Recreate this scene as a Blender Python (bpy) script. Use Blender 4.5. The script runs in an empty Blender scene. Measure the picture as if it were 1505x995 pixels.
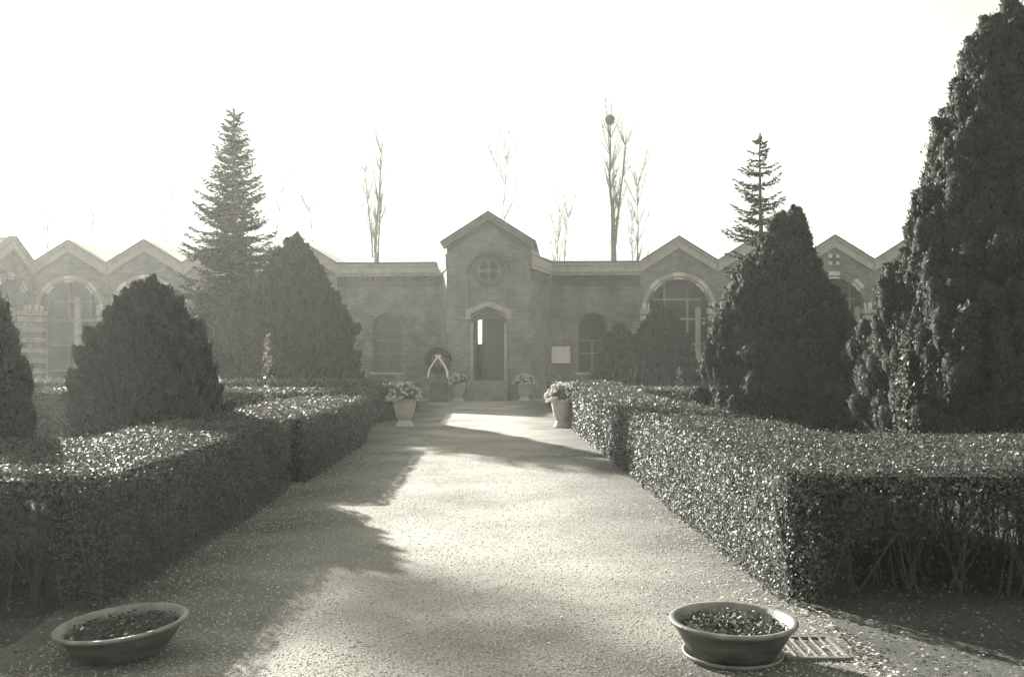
import bpy, bmesh, math, random
import numpy as np
from mathutils import Vector, Matrix
random.seed(7); rng = np.random.default_rng(11)
C = bpy.context.scene
COL = C.collection
R = math.radians; PI = math.pi

# ------------------------------------------------------------------ view geometry (world y runs along the path)
YAW = math.atan(32.5/1463); CAMH = 1.6
def X(px, d): return math.tan(math.atan((px-752.5)/1463)+YAW)*d
def Z(py, d): return CAMH + (528-py)*d/1463

# ------------------------------------------------------------------ materials
def grey(v, b=.87): return (v, v*.988, v*b, 1)
def mat(name, lo, hi, rough=.8, scale=8, bump=0, bscale=60, detail=6, spec=.5, island=False, transl=0, b=.87, metal=0, coord='Object', stretch=None):
    m = bpy.data.materials.new(name); m.use_nodes = True
    nt = m.node_tree; N = nt.nodes; L = nt.links
    p = N['Principled BSDF']; p.inputs['Roughness'].default_value = rough
    p.inputs['Specular IOR Level'].default_value = spec; p.inputs['Metallic'].default_value = metal
    tc = N.new('ShaderNodeTexCoord'); src = tc.outputs[coord]
    if stretch:
        mp = N.new('ShaderNodeMapping'); mp.inputs['Scale'].default_value = stretch
        L.new(src, mp.inputs['Vector']); src = mp.outputs['Vector']
    nz = N.new('ShaderNodeTexNoise'); nz.inputs['Scale'].default_value = scale; nz.inputs['Detail'].default_value = detail
    L.new(src, nz.inputs['Vector'])
    fac = nz.outputs['Fac']
    if island:
        g = N.new('ShaderNodeNewGeometry')
        mx = N.new('ShaderNodeMath'); mx.operation = 'MULTIPLY_ADD'; mx.inputs[1].default_value = .6
        h = N.new('ShaderNodeMath'); h.operation = 'MULTIPLY'; h.inputs[1].default_value = .4
        L.new(fac, h.inputs[0]); L.new(g.outputs['Random Per Island'], mx.inputs[0]); L.new(h.outputs[0], mx.inputs[2])
        fac = mx.outputs[0]
    cr = N.new('ShaderNodeValToRGB')
    cr.color_ramp.elements[0].position = .3; cr.color_ramp.elements[1].position = .7
    cr.color_ramp.elements[0].color = grey(lo, b); cr.color_ramp.elements[1].color = grey(hi, b)
    L.new(fac, cr.inputs[0]); L.new(cr.outputs[0], p.inputs['Base Color'])
    if bump:
        n2 = N.new('ShaderNodeTexNoise'); n2.inputs['Scale'].default_value = bscale; n2.inputs['Detail'].default_value = 5
        L.new(src, n2.inputs['Vector'])
        bp = N.new('ShaderNodeBump'); bp.inputs['Strength'].default_value = bump; bp.inputs['Distance'].default_value = .02
        L.new(n2.outputs['Fac'], bp.inputs['Height']); L.new(bp.outputs[0], p.inputs['Normal'])
    if transl:
        t = N.new('ShaderNodeBsdfTranslucent'); L.new(cr.outputs[0], t.inputs['Color'])
        ms = N.new('ShaderNodeMixShader'); ms.inputs[0].default_value = transl
        out = N['Material Output']
        L.new(p.outputs[0], ms.inputs[1]); L.new(t.outputs[0], ms.inputs[2]); L.new(ms.outputs[0], out.inputs['Surface'])
    return m

def brick_mat(name, a, bcol, mortar, band=None):
    m = bpy.data.materials.new(name); m.use_nodes = True
    nt = m.node_tree; N = nt.nodes; L = nt.links; p = N['Principled BSDF']; p.inputs['Roughness'].default_value = .9
    p.inputs['Specular IOR Level'].default_value = .2
    tc = N.new('ShaderNodeTexCoord'); sp = N.new('ShaderNodeSeparateXYZ'); cb = N.new('ShaderNodeCombineXYZ')
    L.new(tc.outputs['Object'], sp.inputs[0])
    ad = N.new('ShaderNodeMath'); ad.operation = 'ADD'; L.new(sp.outputs['X'], ad.inputs[0]); L.new(sp.outputs['Y'], ad.inputs[1])
    L.new(ad.outputs[0], cb.inputs[0]); L.new(sp.outputs['Z'], cb.inputs[1])
    bt = N.new('ShaderNodeTexBrick'); L.new(cb.outputs[0], bt.inputs['Vector'])
    bt.inputs['Scale'].default_value = 1; bt.inputs['Brick Width'].default_value = .26; bt.inputs['Row Height'].default_value = .078
    bt.inputs['Mortar Size'].default_value = .009; bt.inputs['Mortar Smooth'].default_value = .3
    bt.inputs['Color1'].default_value = grey(a); bt.inputs['Color2'].default_value = grey(bcol); bt.inputs['Mortar'].default_value = grey(mortar)
    nz = N.new('ShaderNodeTexNoise'); nz.inputs['Scale'].default_value = 1.3; nz.inputs['Detail'].default_value = 8; nz.inputs['Roughness'].default_value = .65
    L.new(tc.outputs['Object'], nz.inputs['Vector'])
    mr = N.new('ShaderNodeMapRange'); mr.inputs[1].default_value = .3; mr.inputs[2].default_value = .7; mr.inputs[3].default_value = .5; mr.inputs[4].default_value = 1.4
    L.new(nz.outputs['Fac'], mr.inputs[0])
    mx = N.new('ShaderNodeMix'); mx.data_type = 'RGBA'; mx.blend_type = 'MULTIPLY'; mx.inputs[0].default_value = 1
    col = bt.outputs['Color']
    if band:   # horizontal courses of pale stone between the brick courses
        period, frac, z0, stone = band
        s = N.new('ShaderNodeMath'); s.operation = 'SUBTRACT'; s.inputs[1].default_value = z0; L.new(sp.outputs['Z'], s.inputs[0])
        q = N.new('ShaderNodeMath'); q.operation = 'DIVIDE'; q.inputs[1].default_value = period; L.new(s.outputs[0], q.inputs[0])
        f = N.new('ShaderNodeMath'); f.operation = 'FRACT'; L.new(q.outputs[0], f.inputs[0])
        g = N.new('ShaderNodeMath'); g.operation = 'LESS_THAN'; g.inputs[1].default_value = frac; L.new(f.outputs[0], g.inputs[0])
        m2 = N.new('ShaderNodeMix'); m2.data_type = 'RGBA'; L.new(g.outputs[0], m2.inputs[0]); L.new(col, m2.inputs[6]); m2.inputs[7].default_value = grey(stone)
        col = m2.outputs[2]
    L.new(col, mx.inputs[6]); L.new(mr.outputs[0], mx.inputs[7]); L.new(mx.outputs[2], p.inputs['Base Color'])
    bp = N.new('ShaderNodeBump'); bp.inputs['Strength'].default_value = .4; bp.inputs['Distance'].default_value = .01
    L.new(bt.outputs['Fac'], bp.inputs['Height']); bp.invert = True; L.new(bp.outputs[0], p.inputs['Normal'])
    return m

M = {}
M['brick'] = brick_mat('brick', .095, .17, .33)
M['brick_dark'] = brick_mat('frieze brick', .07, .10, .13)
M['brick_band'] = brick_mat('banded brick and stone', .10, .14, .2, (.46, .45, .05, .42))
M['stone'] = mat('pale stone', .48, .62, .85, 3, .3, 40)
M['stone_mid'] = mat('weathered stone', .28, .40, .9, 4, .4, 40)
M['stone_dark'] = mat('sooty stone', .17, .25, .9, 4, .4, 40)
M['pedestal'] = mat('dark pedestal stone', .07, .12, .9, 5, .4, 40)
M['step'] = mat('worn step stone', .16, .24, .9, 4, .4, 40)
M['roof'] = mat('pale roof sheet', .55, .7, .55, 2, .1, 20)
M['roof_tile'] = mat('roof tile edge', .10, .15, .8, 6, .3, 30)
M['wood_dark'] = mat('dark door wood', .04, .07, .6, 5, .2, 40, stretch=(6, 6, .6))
M['iron'] = mat('dark iron', .05, .08, .5, 20, .1)
M['iron_pale'] = mat('worn galvanised bars', .14, .26, .5, 20, .1, metal=.4)
M['winframe'] = mat('painted window bars', .15, .22, .6, 8)
M['winbar'] = mat('pale window bars', .26, .36, .6, 8)
M['glass'] = mat('dark window glass', .012, .025, .35, 2, 0, spec=.25)
M['glass_pale'] = mat('dusty window glass', .06, .10, .4, 2, 0, spec=.6)
M['paper'] = mat('notice paper', .62, .78, .7, 7, detail=3)
M['soil'] = mat('potting soil', .02, .06, .95, 40, .9, 90)
M['bowl'] = mat('weathered bowl', .025, .13, .45, 5, .25, 30, stretch=(1, 1, 2.5))
M['bowl_rim'] = mat('lit bowl rim', .11, .24, .45, 9, .2, 40)  # paler than the shell: light caught by the rim put in the colour
M['urn'] = mat('pale terracotta', .34, .46, .8, 6, .3, 60)
M['petal'] = mat('pale petals', .55, .8, .7, 10, island=True, transl=.3, b=.88)
M['flower_leaf'] = mat('flower leaves', .06, .14, .5, 10, island=True, transl=.2)
M['hedge_leaf'] = mat('hedge leaves', .022, .11, .55, 3, island=True, transl=.26, spec=.38)
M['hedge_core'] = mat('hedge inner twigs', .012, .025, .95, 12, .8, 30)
M['stem'] = mat('hedge stems', .05, .10, .8, 20, .4, 60)
M['cypress'] = mat('cypress sprays', .018, .062, .7, 2, island=True, transl=.12, spec=.25)
M['cypress_core'] = mat('cypress inner growth', .014, .055, .95, 28, 1.0, 45, spec=.1)
M['fir'] = mat('fir needles', .014, .035, .8, 2, island=True, transl=.03, spec=.3)
M['bark'] = mat('bark', .06, .12, .9, 6, .6, 30, stretch=(3, 3, .5))
M['bark_bare'] = mat('bare tree bark', .03, .07, .9, 5, .5, 20)
M['nest'] = mat('nest twigs', .03, .06, .95, 20, .5)
M['sap_leaf'] = mat('sapling leaves', .09, .26, .4, 5, island=True, transl=.25, spec=.6)
M['litter'] = mat('dry fallen leaves', .2, .6, .6, 5, island=True, transl=.1)
M['mould'] = mat('rotting leaves', .035, .20, .7, 5, island=True)
M['grass'] = mat('grass blades', .03, .08, .6, 2, island=True, transl=.15)
M['ribbon'] = mat('white ribbon', .7, .8, .5, 10)
M['wreath'] = mat('wreath leaves', .025, .06, .5, 10, island=True)
M['pebble'] = mat('gravel stones', .16, .50, .8, 10, island=True, spec=.4)

def ground_mat(name, lo, hi, patches, scale2, bump):
    m = mat(name, lo, hi, .95, 55, bump, 130, 8, spec=.25)
    nt = m.node_tree; N = nt.nodes; L = nt.links; p = N['Principled BSDF']
    cr = [n for n in N if n.type == 'VALTORGB'][0]; tc = [n for n in N if n.type == 'TEX_COORD'][0]
    n3 = N.new('ShaderNodeTexNoise'); n3.inputs['Scale'].default_value = scale2; n3.inputs['Detail'].default_value = 7; n3.inputs['Roughness'].default_value = .6
    L.new(tc.outputs['Object'], n3.inputs['Vector'])
    mr = N.new('ShaderNodeMapRange'); mr.inputs[1].default_value = .3; mr.inputs[2].default_value = .7; mr.inputs[3].default_value = patches[0]; mr.inputs[4].default_value = patches[1]
    L.new(n3.outputs['Fac'], mr.inputs[0])
    mx = N.new('ShaderNodeMix'); mx.data_type = 'RGBA'; mx.blend_type = 'MULTIPLY'; mx.inputs[0].default_value = 1
    L.new(cr.outputs[0], mx.inputs[6]); L.new(mr.outputs[0], mx.inputs[7])
    for l in list(p.inputs['Base Color'].links): L.remove(l)
    L.new(mx.outputs[2], p.inputs['Base Color'])
    return m
def wear_and_shade(m):       # paler trodden middle, edges darker by moss and hedge shade put in the colour
    nt = m.node_tree; N = nt.nodes; L = nt.links; p = N['Principled BSDF']
    tc = [n for n in N if n.type == 'TEX_COORD'][0]; sx = N.new('ShaderNodeSeparateXYZ'); L.new(tc.outputs['Object'], sx.inputs[0])
    nz = N.new('ShaderNodeTexNoise'); nz.inputs['Scale'].default_value = .8; nz.inputs['Detail'].default_value = 6; L.new(tc.outputs['Object'], nz.inputs['Vector'])
    a = N.new('ShaderNodeMath'); a.operation = 'ADD'; a.inputs[1].default_value = .25; L.new(sx.outputs['X'], a.inputs[0])
    b = N.new('ShaderNodeMath'); b.operation = 'ABSOLUTE'; L.new(a.outputs[0], b.inputs[0])
    c = N.new('ShaderNodeMath'); c.operation = 'MULTIPLY_ADD'; c.inputs[1].default_value = 1.6; L.new(nz.outputs['Fac'], c.inputs[0]); L.new(b.outputs[0], c.inputs[2])
    r = N.new('ShaderNodeMapRange'); r.interpolation_type = 'SMOOTHSTEP'
    for i, v in ((1, 1.3), (2, 3.0), (3, 1.05), (4, .42)): r.inputs[i].default_value = v
    L.new(c.outputs[0], r.inputs[0])
    mx = N.new('ShaderNodeMix'); mx.data_type = 'RGBA'; mx.blend_type = 'MULTIPLY'; mx.inputs[0].default_value = 1
    l = p.inputs['Base Color'].links[0]; src = l.from_socket; L.remove(l)
    L.new(src, mx.inputs[6]); L.new(r.outputs[0], mx.inputs[7]); L.new(mx.outputs[2], p.inputs['Base Color'])
    return m
M['gravel'] = ground_mat('gravel', .15, .44, (.62, 1.2), .7, .9)
M['path'] = wear_and_shade(ground_mat('path gravel', .15, .46, (.55, 1.25), .75, .9))
M['earth'] = ground_mat('bed soil', .03, .09, (.6, 1.4), 1.2, .9)

# ------------------------------------------------------------------ mesh helpers
def new_obj(name, me, m, parent=None):
    o = bpy.data.objects.new(name, me); COL.objects.link(o)
    if m is not None: me.materials.append(m)
    if parent: o.parent = parent
    return o
def tag(o, label=None, cat=None, group=None, kind=None):
    if label: o['label'] = label
    if cat: o['category'] = cat
    if group: o['group'] = group
    if kind: o['kind'] = kind
    return o
def thing(name, label, cat, loc=(0, 0, 0), rz=0, group=None):
    o = bpy.data.objects.new(name, None); COL.objects.link(o)
    o.location = loc; o.rotation_euler = (0, 0, rz)
    return tag(o, label, cat, group)
def dup(root, loc, rz=0, label=None, scale=None):
    r = root.copy(); COL.objects.link(r); r.location = loc; r.rotation_euler = (0, 0, rz)
    if label: r['label'] = label
    if scale: r.scale = scale
    for ch in list(root.children):
        c = ch.copy(); COL.objects.link(c); c.parent = r
        for g in list(ch.children):
            d = g.copy(); COL.objects.link(d); d.parent = c
    return r
class MB:
    def __init__(s): s.v = []; s.f = []
    def add(s, vs, fs):
        n = len(s.v); s.v += [tuple(v) for v in vs]; s.f += [tuple(i+n for i in f) for f in fs]; return s
    def box(s, x0, x1, y0, y1, z0, z1):
        return s.add([(x0,y0,z0),(x1,y0,z0),(x1,y1,z0),(x0,y1,z0),(x0,y0,z1),(x1,y0,z1),(x1,y1,z1),(x0,y1,z1)],
                     [(0,3,2,1),(4,5,6,7),(0,1,5,4),(1,2,6,5),(2,3,7,6),(3,0,4,7)])
    def prism(s, poly, y0, y1):           # polygon in (x, z), extruded along y
        n = len(poly)
        vs = [(x, y0, z) for x, z in poly]+[(x, y1, z) for x, z in poly]
        return s.add(vs, [tuple(range(n)), tuple(range(2*n-1, n-1, -1))]+[(i, n+i, n+(i+1) % n, (i+1) % n) for i in range(n)])
    def plan(s, poly, z0, z1):            # polygon in (x, y), extruded along z
        n = len(poly)
        vs = [(x, y, z0) for x, y in poly]+[(x, y, z1) for x, y in poly]
        return s.add(vs, [tuple(range(n-1, -1, -1)), tuple(range(n, 2*n))]+[(i, (i+1) % n, n+(i+1) % n, n+i) for i in range(n)])
    def lathe(s, prof, n=32, c=(0, 0, 0), closed=False):
        vs = []; k = len(prof)
        for i in range(n):
            a = 2*PI*i/n
            for r, z in prof: vs.append((c[0]+r*math.cos(a), c[1]+r*math.sin(a), c[2]+z))
        fs = []
        for i in range(n):
            j = (i+1) % n
            for q in range(k if closed else k-1): fs.append((i*k+q, j*k+q, j*k+(q+1) % k, i*k+(q+1) % k))
        return s.add(vs, fs)
    def tube(s, pts, rad, n=5):
        pts = [Vector(p) for p in pts]; vs = []
        for i, p in enumerate(pts):
            t = (pts[min(i+1, len(pts)-1)]-pts[max(i-1, 0)]).normalized()
            u = t.cross(Vector((0, 1, 0)) if abs(t.y) < .9 else Vector((1, 0, 0))).normalized(); w = t.cross(u)
            r = rad[i] if hasattr(rad, '__len__') else rad
            for k in range(n):
                a = 2*PI*k/n; vs.append(p+(u*math.cos(a)+w*math.sin(a))*r)
        fs = [(i*n+k, i*n+(k+1) % n, (i+1)*n+(k+1) % n, (i+1)*n+k) for i in range(len(pts)-1) for k in range(n)]
        fs += [tuple(range(n-1, -1, -1)), tuple(range((len(pts)-1)*n, len(pts)*n))]
        return s.add(vs, fs)
    def arch_ring(s, cx, cz, r0, r1, a0, a1, y0, y1, n=10):
        p = [(cx+r1*math.cos(a0+(a1-a0)*i/n), cz+r1*math.sin(a0+(a1-a0)*i/n)) for i in range(n+1)]
        p += [(cx+r0*math.cos(a1+(a0-a1)*i/n), cz+r0*math.sin(a1+(a0-a1)*i/n)) for i in range(n+1)]
        return s.prism(p, y0, y1)
    def build(s, name, m, parent=None, smooth=False, bevel=0):
        me = bpy.data.meshes.new(name); me.from_pydata(s.v, [], s.f)
        bm = bmesh.new(); bm.from_mesh(me); bmesh.ops.recalc_face_normals(bm, faces=bm.faces); bm.to_mesh(me); bm.free()
        if smooth:
            for p in me.polygons: p.use_smooth = True
        o = new_obj(name, me, m, parent)
        if bevel:
            b = o.modifiers.new('bevel', 'BEVEL'); b.width = bevel; b.segments = 2; b.limit_method = 'ANGLE'; b.angle_limit = R(40)
        return o

def np_mesh(name, V, F, m, parent=None, smooth=False):      # V (n,3), F (k,3|4) arrays
    me = bpy.data.meshes.new(name); nf, k = F.shape
    me.vertices.add(len(V)); me.vertices.foreach_set('co', V.astype(np.float32).ravel())
    me.loops.add(nf*k); me.loops.foreach_set('vertex_index', F.astype(np.int32).ravel())
    me.polygons.add(nf); me.polygons.foreach_set('loop_start', np.arange(0, nf*k, k, dtype=np.int32))
    if smooth: me.polygons.foreach_set('use_smooth', np.ones(nf, bool))
    me.update(calc_edges=True); me.validate()
    return new_obj(name, me, m, parent)
def unit(a): return a/np.maximum(np.linalg.norm(a, axis=1, keepdims=True), 1e-9)
def leaf_quads(P, Nrm, L, W, axis=None):
    """rhombic leaves at P facing Nrm; axis is the wanted direction of each leaf's length"""
    n = len(P)
    if axis is None: axis = rng.normal(size=(n, 3))
    a = unit(axis-(axis*Nrm).sum(1, keepdims=True)*Nrm); b = np.cross(Nrm, a)
    L = np.broadcast_to(np.asarray(L, float), (n,))[:, None]; W = np.broadcast_to(np.asarray(W, float), (n,))[:, None]
    V = np.stack([P-a*L/2, P-b*W/2+a*L*.06, P+a*L/2, P+b*W/2+a*L*.06], 1).reshape(-1, 3)
    return V, np.arange(4*n).reshape(n, 4)
class Acc:
    def __init__(s): s.V = []; s.F = []; s.n = 0
    def add(s, VF):
        V, F = VF; s.V.append(V); s.F.append(F+s.n); s.n += len(V)
    def build(s, name, m, parent=None, smooth=False): return np_mesh(name, np.concatenate(s.V), np.concatenate(s.F), m, parent, smooth)
def wob(x, y, k=1., ph=0.):
    return (np.sin(x*1.7*k+ph)+np.sin(y*2.3*k+1.3+ph*2)+np.sin((x+y)*3.1*k+.5)+np.sin((x-y*1.4)*4.7*k+2.1+ph))/4

# ------------------------------------------------------------------ ground
def sheet(name, x0, x1, y0, y1, z, m, nx=1, ny=1, amp=0):
    xs = np.linspace(x0, x1, nx+1); ys = np.linspace(y0, y1, ny+1); A, B = np.meshgrid(xs, ys)
    Zz = z+amp*wob(A, B, .8)
    V = np.stack([A.ravel(), B.ravel(), Zz.ravel()], 1); i = np.arange(nx*ny); q = i//nx*(nx+1)+i % nx
    return tag(np_mesh(name, V, np.stack([q, q+1, q+nx+2, q+nx+1], 1), m), kind='structure')
sheet('ground', -130, 130, -25, 190, -.012, M['earth'])
def path_sheet():      # gravel path with an uneven edge along the hedges
    ys = np.concatenate([np.linspace(-12, 4, 8), np.linspace(4.4, 38.5, 130)]); 
    l = -2.72+.10*wob(ys*.9, ys*0+2)+.05*wob(ys*4, ys*0); r = 2.02+.10*wob(ys*.9, ys*0+7)+.06*wob(ys*4, ys*0+3)
    nx = 8; t = np.linspace(0, 1, nx+1); Xs = l[:, None]*(1-t)+r[:, None]*t
    V = np.stack([Xs.ravel(), np.repeat(ys, nx+1), np.zeros(Xs.size)], 1)
    i = np.arange(nx*(len(ys)-1)); q = i//nx*(nx+1)+i % nx
    tag(np_mesh('path', V, np.stack([q, q+1, q+nx+2, q+nx+1], 1), M['path']), kind='structure')
path_sheet()
sheet('cross_path', -19.5, 23, 36.6, 46, -.004, M['gravel'])

# gravel stones lying on the near path: countless, one object
def pebbles():
    n = 42000
    y = 4.8+(rng.random(n)**1.7)*13; x = rng.uniform(-2.5, 2.0, n)
    s = rng.uniform(.0035, .009, n)*(1+.03*(y-5))
    base = np.array([(1, 0, .2), (.3, .9, .1), (-.8, .5, .3), (-.7, -.6, .1), (.4, -.9, .25), (0, 0, .75)])
    ang = rng.uniform(0, 6.28, n); c, si = np.cos(ang), np.sin(ang)
    sc = rng.uniform(.6, 1.2, (n, 3))
    b = base[None]*sc[:, None, :]*s[:, None, None]
    V = np.stack([b[..., 0]*c[:, None]-b[..., 1]*si[:, None]+x[:, None], b[..., 0]*si[:, None]+b[..., 1]*c[:, None]+y[:, None], b[..., 2]+.0], -1)
    F = np.array([(i, (i+1) % 5, 5) for i in range(5)])
    F = (F[None]+6*np.arange(n)[:, None, None]).reshape(-1, 3)
    tag(np_mesh('gravel_stones', V.reshape(-1, 3), F, M['pebble']), 'loose pale gravel stones strewn over the path', 'gravel', kind='stuff')
pebbles()

# ------------------------------------------------------------------ hedges
def hedge(label, rects, H=.88, open_rects=(), group='clipped hedges along the path', dens=1.0, ymax=99):
    root = thing('hedge', label, 'hedge', (rects[0][0], rects[0][2], 0), 0, group)
    ox, oy = rects[0][0], rects[0][2]
    acc = Acc(); core = MB(); clumps = []
    def inside(x, y, k, pad=0.0):
        m = np.zeros(len(x), bool)
        for j, (a, b, c, d) in enumerate(rects):
            if j != k: m |= (x > a+pad) & (x < b-pad) & (y > c+pad) & (y < d-pad)
        return m
    def emit(P, N0, spread, s):
        P = P.copy()
        N = unit(N0+rng.normal(size=P.shape)*spread)
        L = s*rng.uniform(.7, 1.25, len(P)); acc.add(leaf_quads(P, N, L, L*rng.uniform(.5, .68, len(P))))
    for k, (x0, x1, y0, y1) in enumerate(rects):
        op = k in open_rects
        ny = max(1, int((y1-y0)/2.5))
        for q in range(ny):                                   # slices in depth so that leaf size can follow distance
            ya, yb = y0+(y1-y0)*q/ny, y0+(y1-y0)*(q+1)/ny; d = (ya+yb)/2
            s = max(.0245, .0026*d); rho = dens*1.35/(.5*s*s)
            A = (x1-x0)*(yb-ya); n = int(A*rho)
            x = rng.uniform(x0, x1, n); y = rng.uniform(ya, yb, n)
            keep = ~inside(x, y, k) if k else np.ones(n, bool)
            x, y = x[keep], y[keep]; n = len(x)
            # rounded shoulders towards the outer edges
            e = np.minimum.reduce([x-x0, x1-x, y-y0, y1-y]); e = np.where(inside(x, y, k, -.15), 1, e)
            z = H+.035*wob(x*1.3, y*1.3, 1.)+.015*wob(x*6, y*6)-.04*np.exp(-e/.03)-rng.exponential(.025, n)+.012*rng.normal(size=n)
            emit(np.stack([x, y, z], 1), np.array([[0, 0, 1.]]), .75, s)
            m = int(n*.02)                                    # sprigs sticking out of the clipped top
            emit(np.stack([x[:m], y[:m], H+.04*wob(x[:m]*1.3, y[:m]*1.3)+rng.uniform(0, .06, m)], 1), np.array([[0, 0, .2]]), 1., s*.9)
            for side, xx, nx in ((0, x0, -1), (1, x1, 1)):    # long faces
                n = int((yb-ya)*H*rho*1.15)
                y = rng.uniform(ya, yb, n); z = rng.uniform(.02, H, n)
                
                off = .03*wob(y*1.4, z*2.5+side*3, 1.1, k)+.025*wob(y*5, z*6, 1, k)-.07*np.exp(-(H-z)/.07)
                x = xx+nx*(off-rng.exponential(.05, n)+.02)
                kp = ~inside(x, y, k); 
                emit(np.stack([x, y, z], 1)[kp], np.array([[nx, 0, .35]]), .7, s)
        for yy, nyv in ((y0, -1), (y1, 1)):                   # end faces
            d = yy; s = max(.0245, .0026*d); rho = dens*1.35/(.5*s*s)
            n = int((x1-x0)*H*rho*(2.2 if op else 1.15)); x = rng.uniform(x0, x1, n); z = rng.uniform(.02, H, n)
            if op:
                lim = .46+.13*wob(x*2.2, x*0+1., 1.2)+.05*wob(x*7, x*0)
                cor = np.abs(x-(x0 if x0 > 0 else x1))          # the corner at the path is leafy to the ground
                lim = lim-.8*np.exp(-(cor/.28)**4)
                kp = rng.random(n) < np.clip((z-lim+.12)/.2, .06, 1)
                x, z = x[kp], z[kp]; n = len(x)
            off = .03*wob(x*1.4, z*2.5, 1.1, 3+k)+.025*wob(x*5, z*6, 1, k)-.06*np.exp(-(H-z)/.06)
            y = yy+nyv*(off-rng.exponential(.16 if op else .06, n)+.03)
            kp = ~inside(x, y, k)
            emit(np.stack([x, y, z], 1)[kp], np.array([[0, nyv, .35]]), .8, s)
        if op:                                               # a leafy roof carried on bare stems
            n = int((x1-x0)*(y1-y0)*520)
            x = rng.uniform(x0, x1, n); y = rng.uniform(y0, y1, n); z = H-.12-rng.exponential(.12, n)
            kp = z > .2
            emit(np.stack([x, y, z], 1)[kp], np.array([[0, 0, .3]]), 1.2, .05)
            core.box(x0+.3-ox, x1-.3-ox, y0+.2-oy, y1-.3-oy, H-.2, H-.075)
            for _ in range(int((x1-x0)*(y1-y0)*6)):
                bx, by = random.uniform(x0+.12, x1-.12), y0+.15+(y1-y0-.3)*random.random()**1.5
                stems = MB(); clumps.append((by-oy, stems))
                for _ in range(random.randint(2, 5)):
                    tx, ty = bx+random.gauss(0, .16), by+random.gauss(0, .12)
                    mx, my = (bx+tx)/2+random.gauss(0, .03), (by+ty)/2+random.gauss(0, .03)
                    r = random.uniform(.004, .009)
                    jx, jy = random.gauss(0, .05), random.gauss(0, .04); stems.tube([(bx+jx-ox, by+jy-oy, -.02), (mx-ox, my-oy, .3+random.uniform(-.05, .05)), (tx-ox, ty-oy, H-.16)], [r*1.3, r, r*.6], 5)
        else:
            yc = y0+.16
            if open_rects and k == 0:                        # behind the bare-stemmed arm only a slim core follows the path face
                yc = rects[open_rects[0]][3]-.1
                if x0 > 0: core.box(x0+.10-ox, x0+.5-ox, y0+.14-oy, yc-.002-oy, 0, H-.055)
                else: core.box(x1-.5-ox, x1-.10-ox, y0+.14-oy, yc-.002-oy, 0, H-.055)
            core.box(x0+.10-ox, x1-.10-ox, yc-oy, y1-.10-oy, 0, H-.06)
    V = np.concatenate(acc.V)-np.array([[ox, oy, 0]]); F = np.concatenate(acc.F)
    np_mesh('foliage', V, F, M['hedge_leaf'], root)
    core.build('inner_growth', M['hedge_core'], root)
    clumps.sort(key=lambda c: c[0])                           # the nearest stem clumps one by one, the rest deep inside as one mass
    for c in clumps[:90]: c[1].build('stem', M['stem'], root)
    rest = MB()
    for c in clumps[90:]: rest.add(c[1].v, c[1].f)
    if rest.v: tag(rest.build('inner_stems', M['stem'], root), kind='stuff')
    return root
hedge('near clipped hedge with sunlit path face, bending right behind the shallow bowl and drain', [(1.92, 3.32, 6.6, 17.0), (1.95, 7.2, 6.5, 9.65)], open_rects=(1,))
hedge('clipped hedge beyond a narrow gap, half hiding the right flower urn', [(1.88, 3.32, 17.5, 25.0), (1.9, 8.6, 24.2, 26.4)])
hedge('small far hedge block below the notice board', [(1.95, 4.0, 29.5, 34.0)])
hedge('near shaded hedge with bare lower stems behind the tilted bowl', [(-3.82, -2.44, 6.55, 12.2), (-10.0, -2.46, 6.4, 9.2)], open_rects=(1,))
hedge('shaded hedge on the path side just before the left flower urn', [(-3.75, -2.36, 12.95, 19.3)])
hedge('far hedge block on the path side beside the wreath', [(-4.0, -2.35, 26.2, 32.5)])
hedge('low long hedge crossing the left garden, nearer of two', [(-13.0, -2.6, 20.6, 21.7)], H=.98)
hedge('low long hedge crossing the left garden, farther of two, at the foot of the fir', [(-15.5, -2.9, 24.6, 25.7)], H=1.09)
hedge('thin far hedge crossing the right garden before the rounded conifers', [(4.2, 14.0, 32.0, 33.2)], H=.84)

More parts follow.
